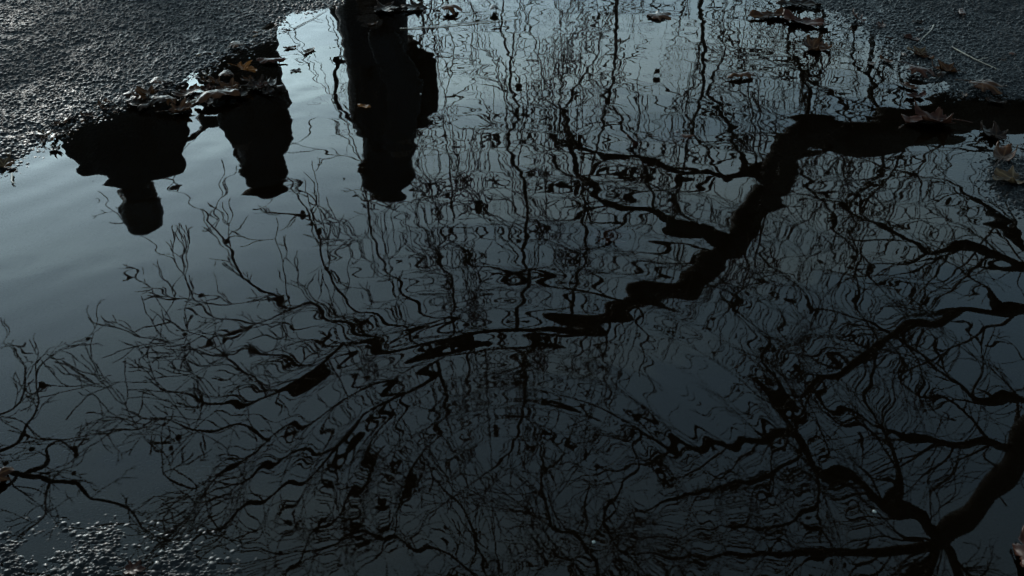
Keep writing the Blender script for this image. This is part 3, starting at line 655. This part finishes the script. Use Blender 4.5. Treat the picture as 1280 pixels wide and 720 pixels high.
# by the left shore
L(4, 206, 0.030, D_(20), 'pale', 'pale shrivelled leaf lying at the left shore of the puddle', curl=3.2, fold=1.5, seed=1, tilt=(0.3, 0))
L(67, 186, 0.020, D_(-20), 'dark', 'small crumpled dark leaf floating off the left shore', curl=2.6, fold=1.4, seed=2, stem=True)
L(76, 165, 0.014, D_(10), 'dark', 'tiny dark oval leaf just above the crumpled one at the left shore', shape='oval', curl=2.5, fold=0.5, seed=3, stem=False)
# pile above the leftmost reflected person
L(128, 131, 0.024, D_(35), 'brown', 'small brown curled leaf on the asphalt above the leftmost reflected head', curl=2.2, fold=1.0, seed=4)
L(170, 130, 0.042, D_(-15), 'dark', 'dark wet leaf at the left of the shore pile', curl=2.4, fold=1.2, seed=5)
L(188, 118, 0.045, D_(200), 'brown', 'brown curled leaf on top of the shore pile', curl=2.8, fold=1.2, seed=6, z=0.006, tilt=(0.2, 0.1))
L(205, 132, 0.034, D_(160), 'dark', 'long dark leaf reaching out over the water from the shore pile', curl=2.2, fold=1.2, seed=7, z=0.004)
L(222, 138, 0.040, D_(25), 'brown', 'shiny brown rolled leaf at the water end of the shore pile', curl=2.3, fold=1.3, seed=8, z=0.004)
L(196, 108, 0.032, D_(80), 'brown', 'small brown leaf at the landward side of the shore pile', curl=2.6, fold=1.4, seed=9, z=0.004)
L(236, 116, 0.030, D_(50), 'brown', 'narrow brown rolled leaf between the two leaf piles', shape='oval', curl=2.4, fold=0.9, seed=10, stem=False)
L(246, 121, 0.018, D_(-30), 'dark', 'small dark leaf scrap touching the right pile', curl=2.5, fold=1.0, seed=11, stem=False)
# pile above the middle person
L(306, 92, 0.036, D_(40), 'orange', 'bright orange curled leaf standing on the right pile', curl=3.0, fold=0.9, seed=12, z=0.012, tilt=(0.3, 0.5))
L(268, 104, 0.036, D_(170), 'brown', 'brown folded leaf at the left end of the right pile', curl=2.8, fold=1.1, seed=13, z=0.004, tilt=(0.2, 0))
L(290, 110, 0.045, D_(205), 'brown', 'brown ribbed leaf in the middle of the right pile', curl=2.6, fold=1.3, seed=14, z=0.005)
L(272, 124, 0.040, D_(208), 'brown', 'long brown rolled leaf along the lower edge of the right pile', shape='oval', curl=2.2, fold=0.9, seed=15, z=0.004, stem=True)
L(318, 108, 0.040, D_(15), 'dark', 'dark glossy leaf under the orange one', curl=2.2, fold=1.2, seed=16, z=0.003)
L(326, 108, 0.020, D_(60), 'red', 'small red leaf tucked into the right pile', curl=1.8, fold=0.8, seed=17, z=0.007, stem=False)
L(340, 104, 0.026, D_(100), 'dark', 'dark crumpled leaf at the right end of the right pile', curl=2.8, fold=1.5, seed=18, z=0.003)
L(338, 77, 0.024, D_(5), 'red', 'pointed red leaf floating above the right pile', shape='oval', curl=2.6, fold=0.4, seed=19, stem=False)
L(297, 60, 0.030, D_(140), 'brown', 'pale brown leaf on the asphalt at the very shore', curl=1.6, fold=0.8, seed=20, z=0.001)
# in open water, upper left
for i, (x, y, s_, a, m, lab) in enumerate(((362, 60, 0.012, 20, 'brown', 'tiny brown leaf bit floating left of the tallest reflection'), (386, 64, 0.015, 60, 'pale', 'tiny curled pale leaf bit floating beside the tallest reflection'),
     (370, 88, 0.010, 10, 'dark', 'tiny dark leaf bit floating under the two others'), (455, 133, 0.012, -20, 'orange', 'small yellow-brown leaf on the tallest dark reflection'),
     (466, 30, 0.010, 30, 'brown', 'tiny leaf bit near the top on the tallest reflection'))):
    L(x, y, s_, D_(a), m, lab, shape='oval', curl=2.2, fold=0.8, seed=30 + i, stem=False, z=0.001)
# along the top
L(478, 12, 0.050, D_(10), 'dark', 'flat dark leaf at the top edge over the tallest reflection', curl=1.6, fold=0.6, seed=40)
L(522, 10, 0.045, D_(170), 'dark', 'dark leaf in the floating raft at the top edge', curl=2.0, fold=0.8, seed=41, z=0.002)
L(560, 14, 0.040, D_(-10), 'brown', 'brown flat leaf right of the dark one at the top edge', curl=1.8, fold=0.8, seed=42)
L(618, 15, 0.030, D_(90), 'dark', 'black crumpled leaf ending the floating raft at the top', curl=3.0, fold=1.4, seed=43)
L(820, 22, 0.045, D_(30), 'brown', 'soaked brown leaf half under water at the top centre', curl=0.8, fold=0.5, seed=44, z=-0.002)
# upper right
L(1016, 60, 0.060, D_(20), 'brown', 'big crumpled brown leaf standing in the water at the upper right', curl=3.0, fold=1.8, seed=50, z=0.001, tilt=(0.25, 0.2))
L(965, 20, 0.040, D_(10), 'brown', 'long brown leaf lying flat at the upper right water edge', shape='oval', curl=2.4, fold=0.4, seed=51)
L(1004, 28, 0.045, D_(-30), 'red', 'reddish leaf afloat behind the big crumpled leaf', shape='oval', curl=2.0, fold=0.6, seed=52)
L(1072, 25, 0.036, D_(100), 'red', 'upright reddish leaf on the far shore at the upper right', curl=2.6, fold=1.3, seed=53, tilt=(0.6, 0), z=0.004)
L(1000, 6, 0.04, D_(0), 'dark', 'dark leaf strip at the top edge, upper right', shape='oval', curl=1.8, fold=0.4, seed=54)
L(928, 96, 0.024, D_(12), 'brown', 'thin brown leaf floating left of the limb reflection tip', shape='oval', curl=3.0, fold=0.5, seed=55)
L(1150, 66, 0.036, D_(150), 'pale', 'pale leaf fragment on wet gravel at the upper right', curl=2.0, fold=1.2, seed=56, z=0.003)
L(1145, 92, 0.045, D_(-25), 'red', 'dull red leaf at the right shore above the limb reflection', curl=2.2, fold=1.0, seed=57, z=0.002)
L(1186, 88, 0.045, D_(165), 'brown', 'brown curled leaf on gravel at the right shore', curl=3.0, fold=1.2, seed=58, z=0.003)
L(1225, 112, 0.055, D_(5), 'brown', 'flattened brown leaf among stones at the right', curl=1.8, fold=0.6, seed=59, z=0.003)
L(1172, 152, 0.072, D_(176), 'red', 'large reddish leaf with a long stem lying over the dark limb reflection', curl=2.4, fold=0.6, seed=60, z=0.003, tilt=(0.15, 0))
L(1254, 196, 0.050, D_(60), 'brown', 'crumpled brown leaf on the stony hump at the right edge', curl=3.0, fold=1.5, seed=61, z=0.004)
L(1268, 224, 0.050, D_(190), 'pale', 'pale leaf on the stony hump below the crumpled one', curl=2.2, fold=1.0, seed=62, z=0.003)
L(1245, 170, 0.045, D_(120), 'dark', 'dark leaf at the upper side of the stony hump', curl=2.4, fold=1.2, seed=63, z=0.002)
# under water
L(832, 171, 0.050, D_(0), 'red', 'sunken reddish leaf left of the forked branch reflection', curl=0.4, fold=0.3, seed=70, z=-0.004)
L(790, 176, 0.028, D_(60), 'red', 'small sunken red leaf beside the larger sunken one', curl=0.4, fold=0.3, seed=71, z=-0.004, stem=False)
L(756, 290, 0.042, D_(20), 'red', 'sunken red leaf in the middle of the puddle', curl=0.3, fold=0.3, seed=72, z=-0.008)
# near the camera
L(-4, 604, 0.026, D_(50), 'brown', 'tan folded leaf at the left edge near the camera', curl=3.0, fold=0.8, seed=80, z=0.001, tilt=(0.2, 0))
L(300, 712, 0.042, D_(30), 'red', 'reddish sodden leaf half sunk at the bottom edge', curl=0.8, fold=0.4, seed=81, z=-0.009)
L(163, 712, 0.018, D_(0), 'red', 'small dark red leaf among stones at the bottom left', curl=2.0, fold=1.0, seed=82)
L(1292, 706, 0.042, D_(85), 'red', 'dark red leaf with a shiny rib at the bottom right corner', curl=2.8, fold=0.4, seed=83)
for i, (x, y, s_, a, m, lab) in enumerate(((160, 122, 0.026, 60, 'dark', 'small blackish leaf at the landward left end of the shore pile'), (178, 126, 0.024, 110, 'brown', 'small brown leaf tucked under the left of the shore pile'),
     (212, 128, 0.028, -40, 'brown', 'brown leaf edge-on in the middle of the shore pile'), (230, 128, 0.022, 15, 'dark', 'blackish leaf scrap off the water end of the shore pile'), (182, 136, 0.022, 190, 'dark', 'blackish leaf hanging into the water below the shore pile'),
     (282, 98, 0.030, 80, 'brown', 'brown leaf on the landward side of the right pile'), (256, 112, 0.024, 20, 'red', 'dull red leaf at the left end of the right pile'), (300, 118, 0.026, -30, 'dark', 'blackish leaf under the water edge of the right pile'),
     (334, 116, 0.022, 50, 'dark', 'blackish leaf bit at the water corner of the right pile'), (262, 128, 0.020, 140, 'red', 'reddish leaf bit at the lower left of the right pile'), (312, 100, 0.024, 200, 'brown', 'brown leaf pressed against the orange one'),
     (350, 110, 0.016, 20, 'dark', 'tiny blackish leaf floating right of the right pile'), (145, 134, 0.020, 10, 'dark', 'blackish leaf bit at the shoreline left of the shore pile'))):
    L(x, y, s_, D_(a), m, lab, curl=2.4, fold=1.4, seed=200 + i, stem=False, z=0.003)
# leaf crumbs washed up along the shore
rc = random.Random(5)
for k in range(26):
    i = rc.choice(range(3, 17)); a, b_ = SHORE[i], SHORE[i + 1]; u = rc.random()
    L(a[0] + (b_[0] - a[0]) * u + rc.uniform(-14, 8), a[1] + (b_[1] - a[1]) * u + rc.uniform(-9, 8), rc.uniform(0.006, 0.016), rc.uniform(0, 6), (cm := ['dark', 'brown', 'pale'][k % 3]), {'dark': 'tiny blackish', 'brown': 'tiny brown', 'pale': 'tiny tan'}[cm] + ' leaf crumb washed up along the upper left shore', shape=rc.choice(['oval', 'lobed']), curl=rc.uniform(2, 4), fold=rc.uniform(0.4, 1.4), seed=100 + k, stem=False, cat='leaf crumb', group='leaf crumbs along the upper left shore')
for k in range(20):
    L(rc.uniform(1040, 1270), rc.uniform(15, 130), rc.uniform(0.008, 0.022), rc.uniform(0, 6), (cm := ['dark', 'brown', 'red'][k % 3]), {'dark': 'small blackish', 'brown': 'small brown', 'red': 'small reddish'}[cm] + ' leaf crumb on the wet gravel at the upper right', shape=rc.choice(['oval', 'lobed']), curl=rc.uniform(2, 4), fold=rc.uniform(0.4, 1.4), seed=150 + k, stem=False, cat='leaf crumb', group='leaf crumbs on the upper right gravel')
# twigs and floating crumbs
TW = mat('fallen twig', (0.14, 0.11, 0.07), 0.5, var=(0.07, 0.05, 0.035), scale=60)
def twig(px0, py0, px1, py1, r, label, side=None):
    a, b_ = gnd(px0, py0), gnd(px1, py1); tb_ = Tubes(); pts = []
    for i in range(10):
        u = i / 9; q = a.lerp(b_, u); hgt_ = max(0, float(height(np.array([q.x]), np.array([q.y]))[0][0])); pts.append((q.x - a.x, q.y - a.y + 0.004 * math.sin(u * 5 + px0), hgt_ + r * 1.5))
    zmin = min(p[2] for p in pts); zs = np.linspace(pts[0][2], pts[-1][2], 10); pts = [(p[0], p[1], max(p[2], z_)) for p, z_ in zip(pts, zs)]
    tb_.add(pts, [r * (1 - 0.5 * i / 9) for i in range(10)], 7); o = tb_.build('fallen_twig', TW); o.location = (a.x, a.y, 0); tag(o, label, 'twig', 'fallen twigs')
    if side:
        i = 5; q = Vector(pts[i]); tb_ = Tubes(); tb_.add([q, q + Vector((side[0], side[1], 0.003)) * 0.5, q + Vector((side[0], side[1], 0.001))], [r * .6, r * .5, r * .3], 5); tb_.build('side_shoot', TW, o)
twig(1166, 34, 1150, 56, 0.0012, 'short straw-coloured twig at the dark pool, upper right')
twig(238, 130, 292, 112, 0.0020, 'brown twig lying along the right leaf pile', (0.01, 0.012))
twig(366, 38, 410, 12, 0.0008, 'fine bent twig floating beside the top of the tallest reflection', (0.02, -0.01))
twig(14, 221, 19, 231, 0.0016, 'short dark twig bit floating by the left edge')
twig(500, 36, 640, 27, 0.0009, 'long thin straw floating near the top', (0.03, 0.008))
twig(1190, 62, 1245, 92, 0.0012, 'thin pale twig across wet gravel at the upper right', (0.02, 0.01))
GR = mat('pale grit', (0.10, 0.10, 0.09), 0.6)
for (x, y, lab) in ((742, 678, 'pale grit speck floating at the bottom centre'), (1093, 640, 'pale grit speck floating at the lower right'), (866, 187, 'pale grit speck near the forked branch'), (526, 118, 'pale speck on the right side of the tallest reflection'), (312, 73, 'pale speck above the orange leaf')):
    bm = bmesh.new(); bmesh.ops.create_icosphere(bm, subdivisions=2, radius=0.0016)
    for v in bm.verts: v.co *= 1 + random.uniform(-0.25, 0.25); v.co.z *= 0.6
    me = bpy.data.meshes.new('grit'); bm.to_mesh(me); bm.free(); o = mesh_obj('grit', me, GR); g = gnd(x, y); o.location = (g.x, g.y, 0.0006); tag(o, lab, 'grit', 'pale grit specks')
